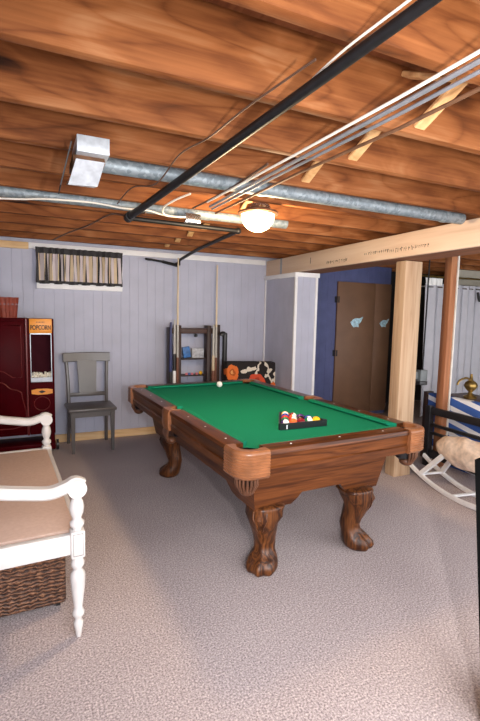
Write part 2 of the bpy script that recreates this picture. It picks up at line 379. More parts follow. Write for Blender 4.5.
# ------------------------------------------------------------------ setting
D = 5.38; JB = 2.186; JH = 0.235
def grooved(x0, x1, z0, z1, pitch, thick=0.03):
    # panelling in the xz plane, front at y=0 facing -y, with real V grooves
    prof = []; x = x0
    while x < x1-1e-6:
        e = min(x+pitch, x1)
        prof += [(x, 0.0028), (x+0.0028, 0.0), (e-0.0028, 0.0)]
        x = e
    prof += [(x1, 0.004)]
    return prof + [(x1, thick), (x0, thick)]
m = MB(); m.box(-0.8, 7.0, -0.6, 6.5, -0.05, 0); struct(m.build('floor', M['carpet']))
m = MB(); m.prism(grooved(-0.8, 3.1, 0, JB, 0.102), 0.0, JB+JH)
struct(m.build('wall_back', M['wall'], loc=(0, D, 0)))
m = MB(); m.prism(grooved(3.1, 4.965, 0, JB, 0.102), 0.0, JB+JH)
struct(m.build('wall_back_blue', M['blue'], loc=(0, D, 0)))
m = MB(); m.box(-0.85, -0.8, -0.6, D, 0, JB+JH); struct(m.build('wall_left', M['wall']))
m = MB(); m.box(4.965, 7.0, 6.0, 6.05, 0, JB+JH); m.box(4.965, 5.0, D+0.031, 6.0, 0, JB+JH); struct(m.build('wall_far', M['shadewall']))
m = MB(); m.box(6.6, 6.65, 1.0, 6.0, 0, JB+JH); struct(m.build('wall_right', M['shadewall']))
m = MB(); m.box(5.85, 6.6, 5.0, 5.06, 2.0, JB+JH); struct(m.build('wall_bath', M['cream']))
# closet box under the end of the beam
cl = bpy.data.objects.new('wall_closet', None); C.objects.link(cl); struct(cl)
m = MB(); m.prism(grooved(0, 0.29, 0, 1.93, 0.098, 0.04), 0, 1.93); m.build('front_panel', M['wall'], cl, (2.815, 4.61, 0))
m = MB(); m.prism(grooved(0, 0.73, 0, 1.93, 0.122, 0.04), 0, 1.93)
o = m.build('side_panel', M['wall'], cl, (2.815, D-0.005, 0)); o.rotation_euler = (0, 0, -PI/2)
m = MB(); m.box(3.075, 3.105, 4.655, D, 0, 1.93); m.build('side_panel', M['wall'], cl)
for k, (x0, x1, y0, y1) in enumerate(((2.803, 2.835, 4.598, 4.63), (3.088, 3.118, 4.598, 4.63), (2.803, 2.815, D-0.035, D-0.004))):
    MB().box(x0, x1, y0, y1, 0, 1.93, 0.003).build('corner_trim', M['white'], cl)
MB().box(2.79, 3.13, 4.585, D, 1.93, 1.982, 0.004).build('top_trim', M['white'], cl)
# window
wn = bpy.data.objects.new('window_1', None); C.objects.link(wn); struct(wn); wn.location = (0.50, D, 1.93)
m = MB(); m.box(-0.45, 0.45, -0.035, 0, -0.222, -0.16, 0.004); m.box(-0.45, 0.45, -0.03, 0, 0.16, 0.19, 0.004)
m.box(-0.45, -0.41, -0.03, 0, -0.2, 0.18); m.box(0.41, 0.45, -0.03, 0, -0.2, 0.18); m.box(-0.01, 0.01, -0.02, 0, -0.18, 0.18)
m.build('window_frame', M['white'], wn)
MB().box(-0.42, 0.42, -0.012, -0.004, -0.18, 0.18).build('window_pane', M['glass'], wn)
# trims
struct(MB().box(-0.02, 2.80, D-0.025, D, 2.125, JB, 0.003).build('trim_1', M['white']))
struct(MB().box(-0.8, -0.02, D-0.028, D, 2.115, JB, 0.003).build('trim_2', M['pine_x']))
struct(MB().box(-0.8, 2.815, D-0.022, D, 0, 0.088, 0.003).build('baseboard_back', M['pine_x']))
struct(MB().box(2.10, 2.115, D-0.006, D, 0.08, 2.125).build('trim_3', M['wall']))
# ceiling with joists
ce = MB().box(-0.85, 7.0, 0.0, 6.05, JB+JH, JB+JH+0.03).build('ceiling', M['subfloor']); struct(ce)
JY = [1.396+0.4062*k for k in range(-3, 11)]
proto = None
for i, y in enumerate(JY):
    if proto is None:
        proto = MB().box(-0.84, 6.95, -0.0, 0.041, JB, JB+JH, 0.003).build('ceiling_joist', M['joist'], ce, (0, y, 0))
    else:
        c = proto.copy(); C.objects.link(c); c.parent = ce; c.location = (0, y+random.uniform(-.006, .006), random.uniform(0, .004))
# cross bracing between joists
for i, y in enumerate(JY[:-1]):
    for s, dx in ((1, 0.0), (-1, 0.075)):
        y0, y1 = y+0.043, y+0.4062-0.002
        z0, z1 = (JB+0.03, JB+JH-0.03) if s > 0 else (JB+JH-0.03, JB+0.03)
        b = MB(); b.sweep_rect([(1.31+dx, y0, z0), (1.31+dx, y1, z1)], 0.055, 0.019, (1, 0, 0)); b.build('cross_brace', M['brace'], ce)

# support beam, post, stud
t = thing('support_beam', 'long pale lumber ceiling beam running front to back over the post', 'beam', (2.82, 0.6, 1.985))
MB().box(0, 0.04, 0, D-0.6-0.003, 0.0, 0.192, 0.004).build('fascia_board', M['lumber_y'], t)
MB().box(0.042, 0.37, 0, D-0.6-0.003, 0.006, 0.198).build('core_timber', M['redwood_y'], t)
MB().box(-0.004, 0.0, 4.36, 4.40, -0.004, 0.192).build('joint_strap', M['greypipe'], t)
m = MB()
rr = random.Random(3)
for (ya, yb, zc) in ((3.06, 3.42, 0.052), (2.52, 2.82, 0.075), (2.05, 2.52, 0.066)):   # lumber stamps: unreadable strokes
    y = yb
    while y > ya:
        w = rr.uniform(0.006, 0.016); h = rr.uniform(0.010, 0.022)
        m.box(-0.0012, 0.0004, y-w*0.3, y, zc-h, zc+h*rr.uniform(0.2, 1))
        m.box(-0.0012, 0.0004, y-w, y, zc+rr.uniform(-.5, .5)*h, zc+rr.uniform(-.5, .5)*h+0.005)
        y -= w+rr.uniform(0.006, 0.022)
m.box(-0.0012, 0.0004, 3.72, 3.728, 0.07, 0.135)
m.build('lumber_stamp', M['ink'], t)
o = MB().box(-0.10, 0.10, -0.06, 0.06, 0, 1.985, 0.005).build('support_post', M['lumber_z'], loc=(3.125, 3.165, 0))
tag(o, 'thick pale knotty wooden post standing under the beam right of the pool table', 'post')
t = thing('wall_stud', 'narrow reddish wall stud with a pale board edge, right of the thick post', 'stud', (3.685, 3.2, 0))
MB().box(-0.030, 0.045, -0.04, 0.04, 0, 2.18, 0.002).build('stud', M['redwood_z'], t)
MB().box(0.046, 0.062, -0.05, 0.045, 0, 2.18).build('board_edge', M['plyedge'], t)

# ------------------------------------------------------------------ pipes, ducts, cables under the joists
ZP = 2.105; k_ = (ZP-1.4768)/(2.15-1.4768)
def P2(x, y, z=ZP, z0=2.15):
    k = (z-1.4768)/(z0-1.4768); return (x*k, y*k, z)
t = thing('black_drain_pipe', 'thick black iron pipe running diagonally under the joists to an elbow', 'pipe', (0, 0, 0))
MB().tube([P2(0.80, 0.45), P2(0.76, 1.26), P2(0.642, 3.36)], [0.0125, 0.016, 0.023], 14).build('pipe_run', M['blackmetal'], t)
m = MB(); m.sphere(P2(0.642, 3.37), 0.032); m.tube([P2(0.642, 3.30), P2(0.642, 3.36)], 0.030, 14); m.build('elbow', M['blackmetal'], t)
MB().tube([P2(0.642, 3.385), P2(1.534, 3.434)], 0.016, 12).build('cross_pipe', M['blackmetal'], t)
m = MB(); m.sphere(P2(1.534, 3.434), 0.025); m.tube([P2(1.534, 3.45), P2(1.60, 4.6), (1.59, 5.20, 2.10)], 0.016, 12); m.build('wall_pipe', M['blackmetal'], t)
t = thing('wall_valve', 'black wall valve and stub pipe high on the back wall beside the window', 'valve', (1.59, 5.25, 2.10))
MB().tube([(0.0, 0, 0.0), (0.0, 0, -0.055), (-0.02, 0, -0.065), (-0.20, 0, -0.03)], 0.017, 10).build('valve_body', M['blackmetal'], t)
MB().tube([(0, 0, -0.03), (0, 0.125, -0.03)], 0.012, 8).build('wall_stub', M['blackmetal'], t)
m = MB(); m.lathe([(0.01, 0), (0.032, 0.005), (0.032, 0.02), (0.01, 0.025)], (-0.34, 0, -0.03), 10); m.tube([(-0.2, 0, -0.03), (-0.40, 0, -0.012)], 0.012, 8); m.build('handle', M['blackmetal'], t)
def line_thing(name, label, cat, pts, r, mt, smooth=False, seg=8, **kw):
    o = MB().tube(smooth_path(pts) if smooth else pts, r, seg, **kw).build(name, mt); return tag(o, label, cat)
line_thing('cable', 'thin white cable lying along the near end of the black iron pipe', 'cable', [P2(0.762, 0.45, 2.135), P2(0.745, 0.80, 2.135), P2(0.735, 1.0, 2.137), P2(0.742, 1.16, 2.137)], 0.0032, M['whitecable'], True)
line_thing('cable', 'thin dark wire wandering beside the black iron pipe across three joists', 'cable', [(0.71, 1.10, 2.165), (0.69, 1.25, 2.165), (0.665, 1.46, 2.165), (0.645, 1.75, 2.165), (0.60, 1.98, 2.165), (0.57, 2.28, 2.11), (0.52, 2.62, 2.165), (0.50, 2.98, 2.15)], 0.0035, M['browncable'], True)
ZB = 2.10
def PB(x, y, z=ZB): return P2(x, y, z, 2.16)
line_thing('water_pipe', 'white plastic pipe, uppermost of the bundle crossing the ceiling', 'pipe', [PB(1.06, 0.5), PB(1.055, 1.149), PB(1.037, 1.7), PB(0.995, 2.70)], 0.005, M['whitecable'])
line_thing('conduit', 'light grey conduit beside the white plastic pipe under the joists', 'pipe', [PB(1.097, 0.5), PB(1.093, 1.184), PB(1.08, 1.762), PB(1.05, 2.80)], 0.0075, M['greypipe'])
line_thing('conduit', 'dull grey-violet conduit, lower one of the bundle under the joists', 'pipe', [PB(1.142, 0.5, 2.095), PB(1.140, 1.227, 2.095), PB(1.12, 1.818, 2.095), PB(1.086, 2.86, 2.095)], 0.006, M['greypipe'])
line_thing('copper_pipe', 'thin brown copper pipe running lowest, toward the ceiling lamp', 'pipe', [PB(1.225, 0.5), PB(1.225, 1.325), PB(1.183, 1.927), PB(1.153, 2.96)], 0.0065, M['copper'])
line_thing('cable', 'brown cable sagging across the joists left of the white pipe bundle', 'cable', [PB(0.99, 1.9, 2.15), PB(1.0, 2.4, 2.13), PB(0.97, 2.9, 2.14)], 0.006, M['browncable'], True)
line_thing('cable', 'cream electrical cable drooping under the left end of the far duct', 'cable', [(-0.165, 3.14, 2.136), (-0.03, 3.09, 2.137), (0.10, 3.05, 2.145), (0.35, 3.03, 2.15), (0.545, 3.05, 2.142), (0.70, 3.03, 2.142), (0.80, 3.03, 2.125), (0.93, 3.02, 2.12)], 0.006, M['whitecable'], True)
line_thing('cable', 'short curl of cream cable by the junction box on the far duct', 'cable', [(0.86, 2.62, 2.175), (0.80, 2.72, 2.155), (0.76, 2.85, 2.13), (0.80, 2.96, 2.11), (0.90, 2.97, 2.11), (0.95, 3.0, 2.12)], 0.006, M['whitecable'], True)
line_thing('cable', 'dark brown wire looping from the elbow toward the window', 'cable', [(0.70, 3.08, 2.135), (0.60, 3.25, 2.138), (0.52, 3.4, 2.165), (0.42, 3.9, 2.16), (0.30, 4.4, 2.165), (0.2, 4.9, 2.165)], 0.006, M['browncable'], True)
# ducts
t = thing('round_duct', 'near round galvanised duct running to the metal register box', 'duct', (0, 2.315, 2.174))
MB().tube([(0.30, 0, 0), (2.74, 0, 0)], 0.038, 20).build('duct_pipe', M['galv'], t)
for x in (1.15, 2.55): MB().tube([(x, 0, 0), (x+0.035, 0, 0)], 0.042, 20).build('duct_band', M['galv'], t)
t = thing('register_box', 'bright galvanised metal register box hanging under the joists at left', 'duct', (0.24, 2.0, 2.0))
m = MB(); m.box(-0.062, 0.066, 0.0, 0.24, 0.118, 0.183, 0.002); m.build('upper_box', M['brightgalv'], t)
m = MB(); m.loft([[(-0.075, 0.05, 0.117), (0.052, 0.05, 0.117), (0.052, 0.24, 0.117), (-0.075, 0.24, 0.117)], [(-0.075, 0.03, 0.088), (0.052, 0.03, 0.088), (0.052, 0.24, 0.088), (-0.075, 0.24, 0.088)]]); m.build('dark_recess', M['copper'], t)  # brown strip paints in the shade of the recess under the box
m = MB(); m.loft([[(-0.066, 0.0, 0.087), (0.046, 0.0, 0.087), (0.046, 0.24, 0.087), (-0.066, 0.24, 0.087)], [(-0.092, 0.075, 0.0), (0.026, 0.075, 0.006), (0.026, 0.2, 0.03), (-0.092, 0.2, 0.03)]]); m.build('outlet_flap', M['brightgalv'], t)
MB().loft([[(-0.085, 0.0, 0.15), (-0.08, 0.0, 0.15), (-0.08, 0.24, 0.15), (-0.085, 0.24, 0.15)], [(-0.125, 0.06, -0.01), (-0.12, 0.06, -0.01), (-0.12, 0.22, -0.01), (-0.125, 0.22, -0.01)]]).build('dark_side', M['blackmetal'], t)  # black piece added to give the box its dark left side
t = thing('round_duct', 'far round galvanised duct crossing under the joists behind the black pipe', 'duct', (0, 3.125, 2.182))
MB().tube([(-0.79, 0, 0), (1.8, 0, 0)], 0.038, 18).build('duct_pipe', M['galv'], t)
MB().tube([(1.0, 0, 0), (1.045, 0, 0)], 0.043, 18).build('duct_band', M['galv'], t)
MB().tube([(1.05, 0, 0), (1.17, 0, 0)], 0.041, 18).build('duct_band', M['galv'], t)
t = thing('junction_box', 'small pale metal junction box where the cables meet the far duct', 'electrical box', (1.02, 3.07, 2.10))
MB().box(-0.05, 0.05, -0.03, 0.03, 0.0, 0.055, 0.004).build('box_body', M['chrome'], t)
MB().box(-0.053, 0.053, -0.034, -0.031, -0.002, 0.057, 0.001).build('cover_plate', M['chrome'], t)
# ceiling lamp
t = thing('ceiling_lamp', 'lit round glass dome ceiling lamp with bronze rim', 'lamp', (1.345, 2.70, 2.186))
MB().lathe([(0.05, 0.0), (0.075, -0.004), (0.085, -0.03), (0.07, -0.045)], seg=28).build('lamp_base', M['chrome'], t)
MB().lathe([(0.07, -0.04), (0.13, -0.048), (0.133, -0.06), (0.12, -0.068), (0.07, -0.06)], seg=32).build('lamp_rim', M['copper'], t)
o = MB().lathe([(0.108, -0.066), (0.106, -0.09), (0.095, -0.12), (0.072, -0.148), (0.04, -0.166), (0.002, -0.172)], seg=32).build('glass_dome', M['dome'], t)

# ------------------------------------------------------------------ pool table
Wt, Lt, Ht = 1.324, 2.2545, 0.80
tb = thing('pool_table', 'brown wooden pool table with green felt and carved claw feet', 'pool table', (0.909, 1.9476, 0), 0.0547)
ce_c, mid = 0.163, Lt/2
# wooden rails (cross-section lofted along)
def rail_sec():   # (inset, z)
    return [(0.012, 0.655), (0.006, 0.70), (0.016, 0.706), (0.010, 0.76), (0.002, 0.772), (0.004, 0.796), (0.012, 0.80), (0.10, 0.80), (0.10, 0.735), (0.05, 0.655)]
def add_rail(a0, a1, side):
    rings = []
    for a in (a0, a1):
        r = []
        for i, z in rail_sec():
            r.append({'l': (i, a, z), 'r': (Wt-i, a, z), 'n': (a, i, z), 'f': (a, Lt-i, z)}[side])
        rings.append(r)
    MB().loft(rings).build('rail', M['tablewood_y'] if side in 'lr' else M['tablewood_x'], tb)
def add_cushion(a0, a1, side, c0, c1):
    sec = [(0.10, 0.80), (0.118, 0.801), (0.148, 0.797), (0.150, 0.789), (0.132, 0.776), (0.10, 0.776)]
    rings = []
    for a, c, sg in ((a0, c0, 1), (a1, c1, -1)):
        r = []
        for i, z in sec:
            aa = a + sg*c*(i-0.10)
            r.append({'l': (i, aa, z), 'r': (Wt-i, aa, z), 'n': (aa, i, z), 'f': (aa, Lt-i, z)}[side])
        rings.append(r)
    MB().loft(rings).build('cushion', M['felt'], tb)
for sd in 'lr':
    add_rail(ce_c, mid-0.062, sd); add_rail(mid+0.062, Lt-ce_c, sd)
    add_cushion(0.165, mid-0.055, sd, 0.9, 0.3); add_cushion(mid+0.055, Lt-0.165, sd, 0.3, 0.9)
for sd in 'nf':
    add_rail(ce_c, Wt-ce_c, sd); add_cushion(0.165, Wt-0.165, sd, 0.9, 0.9)
# bed cloth with corners cut for pockets
k = 0.175
m = MB(); m.prism([(k, 0.101), (Wt-k, 0.101), (Wt-0.101, k), (Wt-0.101, Lt-k), (Wt-k, Lt-0.101), (k, Lt-0.101), (0.101, Lt-k), (0.101, k)], 0.735, 0.7755)
m.build('bed_cloth', M['felt'], tb)
# diamonds (rail sights)
sights = [(u, Lt*f/8) for f in (1, 2, 3, 5, 6, 7) for u in (0.055, Wt-0.055)] + [(Wt*f/4, v) for f in (1, 2, 3) for v in (0.055, Lt-0.055)]
for u, v in sights: MB().lathe([(0.006, 0.8002), (0.005, 0.8012)], (u, v, 0), 8).build('rail_sight', M['white'], tb)
# corner caps and pockets
def corner_path(off, n=9, R=0.085, e=0.165):
    p = [(-off, e), (-off, e*0.8)]
    for i in range(n):
        a = PI + (PI/2)*i/(n-1)
        p.append((R+(R+off)*math.cos(a), R+(R+off)*math.sin(a)))
    p += [(e*0.8, -off), (e, -off)]
    return p
def mirror(pts, fx, fy): return [(Wt-x if fx else x, Lt-y if fy else y, z) for x, y, z in pts]
for fx in (0, 1):
    for fy in (0, 1):
        zs = [(0.652, -0.004), (0.658, 0.004)]
        z = 0.664
        while z < 0.775: zs += [(z, 0.010), (z+0.007, 0.014), (z+0.012, 0.010)]; z += 0.0155
        zs += [(0.785, 0.012), (0.797, 0.008), (0.803, 0.0)]
        rings = []
        for z, off in zs:
            outer = corner_path(off)
            inner = [(0.165, 0.045)] + [(0.098+0.066*math.cos(a), 0.098+0.066*math.sin(a)) for a in [(-0.9-2.97*i/8) for i in range(9)]] + [(0.045, 0.165)]
            rings.append(mirror([(x, y, z) for x, y in outer+inner], fx, fy))
        MB().loft(rings).build('corner_cap', M['leather'], tb)
        c = mirror([(0.098, 0.098, 0)], fx, fy)[0]
        MB().lathe([(0.062, 0.775), (0.064, 0.74), (0.060, 0.66), (0.050, 0.60), (0.030, 0.585), (0.002, 0.583), (0.028, 0.59), (0.046, 0.61), (0.056, 0.68), (0.058, 0.775)], c, 18).build('pocket', M['blackplastic'], tb)
        m = MB()     # leather fringe and drop bag under the cap
        cc = mirror([(0.085, 0.085, 0)], fx, fy)[0]
        for i in range(9):
            a = math.atan2(-1 if not fy else 1, -1 if not fx else 1) + (i-4)*0.33
            x, y = cc[0]+0.062*math.cos(a), cc[1]+0.062*math.sin(a)
            x2, y2 = cc[0]+0.038*math.cos(a), cc[1]+0.038*math.sin(a)
            m.tube([(x, y, 0.65), (x, y, 0.615), (x2, y2, 0.57)], [0.007, 0.008, 0.006], 6)
        m.sphere((cc[0], cc[1], 0.575), 0.045, 12, (1, 1, 0.7))
        m.build('drop_bag', M['darkleather'], tb)
for fx in (0, 1):
    def mx(x): return Wt-x if fx else x
    # side pocket iron with hanging leather flap
    rings = []
    for z, off in ((0.66, 0.004), (0.70, 0.012), (0.78, 0.012), (0.803, 0.0)):
        o_ = [(-off, mid-0.066), (-off-0.006, mid-0.03), (-off-0.006, mid+0.03), (-off, mid+0.066)]
        i_ = [(0.085, mid+0.066), (0.085, mid+0.05)]+[(0.085-0.052*math.sin(PI*i/8), mid+0.05*math.cos(PI*i/8)) for i in range(1, 8)]+[(0.085, mid-0.05), (0.085, mid-0.066)]
        rings.append([(mx(x), y, z) for x, y in o_+i_])
    MB().loft(rings).build('side_cap', M['leather'], tb)
    MB().lathe([(0.05, 0.775), (0.05, 0.68), (0.03, 0.60), (0.002, 0.595), (0.026, 0.61), (0.046, 0.69), (0.046, 0.775)], (mx(0.085), mid, 0), 16).build('pocket', M['blackplastic'], tb)
    m = MB()
    for i in range(5):
        y = mid+(i-2)*0.022
        m.tube([(mx(0.0), y, 0.67), (mx(-0.008), y, 0.62), (mx(0.015), mid+(y-mid)*0.7, 0.57)], [0.008, 0.009, 0.007], 6)
    m.sphere((mx(0.035), mid, 0.575), 0.04, 12, (1, 1, 0.7)); m.build('drop_bag', M['darkleather'], tb)
# cabinet: four tapered apron panels
def cab(z): 
    f = (0.70-z)/(0.70-0.40); return 0.150+0.055*f
def panel(side):
    if side in 'nf': a0, a1 = 0, Wt
    else: a0, a1 = 0, Lt
    L_ = a1-a0; t_ = 0.03; pts = []
    low = lambda d: 0.385 if d < 0.44 else (0.385+0.065*min(1, (d-0.44)/0.06))
    n = 26; top = []; bot = []
    for i in range(n+1):
        f = i/n
        zt = 0.71; it = cab(zt); at = it+(L_-2*it)*f
        zb_ = low(min(it+(L_-2*it)*f, L_-(it+(L_-2*it)*f))); ib = cab(zb_)
        ab = ib+(L_-2*ib)*f
        top.append((at, it, zt)); bot.append((ab, ib, zb_))
    def S(a, i, z): return {'l': (i, a, z), 'r': (Wt-i, a, z), 'n': (a, i, z), 'f': (a, Lt-i, z)}[side]
    A = [S(*p) for p in top]; B = [S(*p) for p in bot]
    A2 = [S(a, i+t_, z) for a, i, z in top]; B2 = [S(a, i+t_, z) for a, i, z in bot]
    MB().loft([A, B, B2, A2, A], close=False, cap=False).build('cabinet_panel', M['tablewood_x'] if side in 'nf' else M['tablewood_y'], tb, ang=30)
for sd in 'nflr': panel(sd)
MB().box(0.17, Wt-0.17, 0.17, Lt-0.17, 0.66, 0.735).build('slate_bed', M['black'], tb)
# cabriole claw-foot legs
def leg(cx, cy, dx, dy):
    sec = [(0.405, 0.085, 0.0), (0.395, 0.100, 0.004), (0.385, 0.104, 0.006), (0.372, 0.098, 0.010), (0.335, 0.094, 0.026), (0.29, 0.083, 0.026), (0.24, 0.070, 0.012), (0.19, 0.065, -0.006),
           (0.15, 0.060, -0.016), (0.115, 0.062, -0.010), (0.085, 0.080, 0.012), (0.055, 0.092, 0.032), (0.028, 0.092, 0.040), (0.008, 0.082, 0.042), (0.0, 0.070, 0.042)]
    ux, uy = dx/math.sqrt(2), dy/math.sqrt(2); n = 32; rings = []
    base = math.atan2(uy, ux)
    for z, r, d in sec:
        ring = []
        for k in range(n):
            th = 2*PI*k/n
            c_, s_ = math.cos(th), math.sin(th)
            e = 3.2 if z > 0.3 else 2.4
            rad = r/((abs(math.cos(th+PI/4))**e+abs(math.sin(th+PI/4))**e)**(1/e)) if z > 0.12 else r
            if z < 0.12:
                front = max(0, math.cos(th))
                rad *= 1+0.13*front*math.cos(th*7)*(1 if z < 0.09 else 0.5)
            elif z < 0.38: rad *= 1+0.045*math.cos(th*4)*math.sin(z*60)
            px, py = rad*c_+d, rad*s_
            ring.append((cx+px*math.cos(base)-py*math.sin(base), cy+px*math.sin(base)+py*math.cos(base), z))
        rings.append(ring)
    lg = MB().loft(rings).build('leg', M['tablewood_z'], tb, ang=50)
    b = MB()      # carved leaf on the knee, standing proud of the leg
    for q in (-0.5, 0, 0.5):
        pts = []
        for z, r, d in ((0.375, 0.10, 0.010), (0.335, 0.099, 0.026), (0.29, 0.088, 0.026), (0.245, 0.074, 0.012), (0.21, 0.064, 0.0)):
            a = base+q*(0.75 if z > 0.33 else 0.5*(z-0.15)/0.18)
            pts.append((cx+ux*d+r*math.cos(a), cy+uy*d+r*math.sin(a), z))
        b.tube([(x-ux*0.004, y-uy*0.004, z) for x, y, z in pts], [0.008, 0.010, 0.009, 0.007, 0.003], 7)
    b.build('carved_leaf', M['tablewood_z'], lg)
for (cx, cy, dx, dy) in ((0.315, 0.275, -1, -1), (Wt-0.365, 0.245, 1, -1), (0.335, Lt-0.335, -1, 1), (Wt-0.345, Lt-0.335, 1, 1)): leg(cx, cy, dx, dy)

# balls
BR = 0.0286; ZC = 0.7755
def ball(x, y, col, stripe, label, rot=(0, 0, 0)):
    m = MB(); m.sphere((0, 0, 0), BR, 20)
    for f in m.bm.faces: f.material_index = 1 if (stripe and abs(f.calc_center_median().z) > 0.66*BR) else 0
    o = m.build('billiard_ball', [M['ball_'+col], M['ball_white']], loc=(x, y, ZC+BR), ang=180); o.rotation_euler = rot
    return tag(o, label, 'ball', 'racked billiard balls' if col != 'white' else None)
ball(1.625, 4.00, 'white', False, 'plain white cue ball alone near the far end of the table')
bx, by = 1.538, 2.402
order = [[('purple', 1), ('orange', 0), ('maroon', 0), ('white_yellow', 1), ('yellow', 0)],
         [('green', 0), ('red', 1), ('black', 0), ('blue', 1)],
         [('red', 0), ('orange', 1), ('purple', 0)],
         [('blue', 0), ('maroon', 1)],
         [('yellow', 1)]]
words = ['in the near row of the triangle', 'in the second row of the triangle', 'in the middle row of the triangle', 'just behind the far ball of the triangle', 'at the far tip of the triangle']
for r, row in enumerate(order):
    for c, (col, st) in enumerate(row):
        x = bx+(c-(len(row)-1)/2)*0.0576; y = by+r*0.0576*0.866
        if col == 'white_yellow': col = 'green'
        ball(x, y, col, st, f"{col} {'striped white' if st else 'solid'} billiard ball {words[r]}", (random.uniform(0.7, 1.3), random.uniform(-.5, .5), random.uniform(-.6, .6)))
m = MB()   # triangle rack
hx = 0.1685; ya = by-0.031; yb = ya+0.291
def tri(off, z): 
    c = [(-hx-off*1.73, -off), (hx+off*1.73, -off), (0, yb-ya+2*off)]
    out = []
    for i in range(3):
        p, q, r_ = Vector(c[i-1]), Vector(c[i]), Vector(c[(i+1) % 3])
        a, b = q+(p-q).normalized()*0.03, q+(r_-q).normalized()*0.03
        for s in (0, .33, .66, 1): 
            w = a*(1-s)**2+q*2*s*(1-s)+b*s*s; out.append((w.x, w.y, z))
    return out
m.loft([tri(0, 0.001), tri(0.011, 0.001), tri(0.011, 0.040), tri(0, 0.040), tri(0, 0.001)], cap=False)
t = thing('ball_rack', 'black plastic triangle rack around the balls on the green felt', 'ball rack', (bx, ya, ZC))
m.build('triangle_frame', M['blackplastic'], t)
MB().box(-0.130, -0.122, -0.0118, -0.0108, 0.004, 0.030).build('rack_mark', M['white'], t)

# ------------------------------------------------------------------ grey chair
t = thing('side_chair', 'grey painted wooden side chair with a wide splat against the back wall', 'chair', (0.55, 5.06, 0), 0.03)
MB().box(-0.245, 0.245, -0.215, 0.20, 0.435, 0.468, 0.012).build('seat', M['greychair'], t)
MB().box(-0.20, 0.20, -0.185, 0.165, 0.375, 0.435).build('seat_apron', M['greychair'], t)
for sx in (-1, 1):
    MB().loft([[(sx*0.20-0.022, -0.21, 0.435), (sx*0.20+0.022, -0.21, 0.435), (sx*0.20+0.022, -0.165, 0.435), (sx*0.20-0.022, -0.165, 0.435)],
               [(sx*0.20-0.014, -0.205, 0), (sx*0.20+0.014, -0.205, 0), (sx*0.20+0.014, -0.175, 0), (sx*0.20-0.014, -0.175, 0)]]).build('leg', M['greychair'], t)
    MB().sweep_rect([(sx*0.205, 0.24, 0.0), (sx*0.20, 0.195, 0.25), (sx*0.20, 0.18, 0.45), (sx*0.205, 0.20, 0.70), (sx*0.218, 0.245, 0.96)], 0.034, 0.042, (1, 0, 0)).build('leg', M['greychair'], t)
MB().sweep_rect([(-0.25, 0.225, 0.965), (-0.12, 0.245, 0.967), (0, 0.25, 0.968), (0.12, 0.245, 0.967), (0.25, 0.225, 0.965)], 0.10, 0.026, (0, 0.13, 1)).build('crest_rail', M['greychair'], t)
MB().loft([[(-0.105, 0.228, 0.925), (0.105, 0.228, 0.925), (0.105, 0.246, 0.925), (-0.105, 0.246, 0.925)], [(-0.095, 0.20, 0.72), (0.095, 0.20, 0.72), (0.095, 0.216, 0.72), (-0.095, 0.216, 0.72)], [(-0.09, 0.176, 0.57), (0.09, 0.176, 0.57), (0.09, 0.192, 0.57), (-0.09, 0.192, 0.57)]]).build('splat', M['greychair'], t)
MB().box(-0.19, 0.19, 0.172, 0.20, 0.535, 0.575, 0.004).build('lower_rail', M['greychair'], t)

# ------------------------------------------------------------------ red popcorn cabinet
t = thing('popcorn_machine', 'cherry red popcorn machine cabinet with orange sign by the back wall', 'popcorn machine', (-0.21, 5.0, 0))
MB().box(-0.40, 0.165, 0.02, 0.34, 0.20, 1.395, 0.01).build('body', M['cabred'], t)
m = MB(); m.box(-0.40, 0.405, 0.02, 0.34, 0.03, 0.095, 0.006); m.box(-0.36, -0.32, 0.05, 0.09, 0, 0.21); m.box(0.36, 0.40, 0.05, 0.09, 0.02, 0.21); m.box(0.36, 0.40, 0.25, 0.30, 0.02, 0.21); m.box(-0.36, -0.32, 0.25, 0.30, 0, 0.21); m.build('base_stretcher', M['cabred'], t)
m = MB()  # arched raised-panel moulding on the wide door
pts = [(-0.36, 0.01, 0.30), (-0.36, 0.01, 0.60), (-0.33, 0.01, 0.66), (-0.25, 0.01, 0.69), (-0.20, 0.01, 0.74), (-0.13, 0.01, 0.76), (-0.06, 0.01, 0.74), (-0.01, 0.01, 0.69), (0.07, 0.01, 0.66), (0.10, 0.01, 0.60), (0.10, 0.01, 0.30), (-0.36, 0.01, 0.30)]
m.tube(smooth_path(pts, 4), 0.007, 6); 
pts = [(-0.36, 0.01, 0.82), (-0.36, 0.01, 1.32), (0.10, 0.01, 1.32), (0.10, 0.01, 0.80), (0.02, 0.01, 0.80), (-0.06, 0.01, 0.86), (-0.13, 0.01, 0.875), (-0.2, 0.01, 0.86), (-0.28, 0.01, 0.80), (-0.36, 0.01, 0.82)]
m.tube(pts, 0.006, 6)
dr = MB().box(-0.385, 0.125, 0.008, 0.022, 0.23, 1.36, 0.004).build('door', M['cabred'], t); m.build('door_moulding', M['cabred2'], dr)
MB().lathe([(0.012, 0), (0.014, 1.19)], (0.15, 0.012, 0.20), 10).build('corner_column', M['cabred2'], t)
m = MB()   # right-hand glass-fronted section as an open box
m.box(0.166, 0.405, 0.32, 0.34, 0.20, 1.39); m.box(0.166, 0.18, 0.02, 0.32, 0.20, 1.39); m.box(0.385, 0.405, 0.02, 0.32, 0.20, 1.39, 0.003)
m.box(0.18, 0.385, 0.02, 0.32, 1.37, 1.39); m.box(0.18, 0.385, 0.02, 0.32, 0.20, 0.74)
m.build('display_case', M['cabred'], t)
MB().box(0.178, 0.388, 0.008, 0.022, 1.245, 1.39, 0.003).build('sign_board', M['orange'], t)
text_mesh('POPCORN', 0.064, M['ink'], 'sign_lettering', t, (0.283, 0.0068, 1.30), (PI/2, 0, 0), bold=0.0012, sx=0.64)
m = MB()
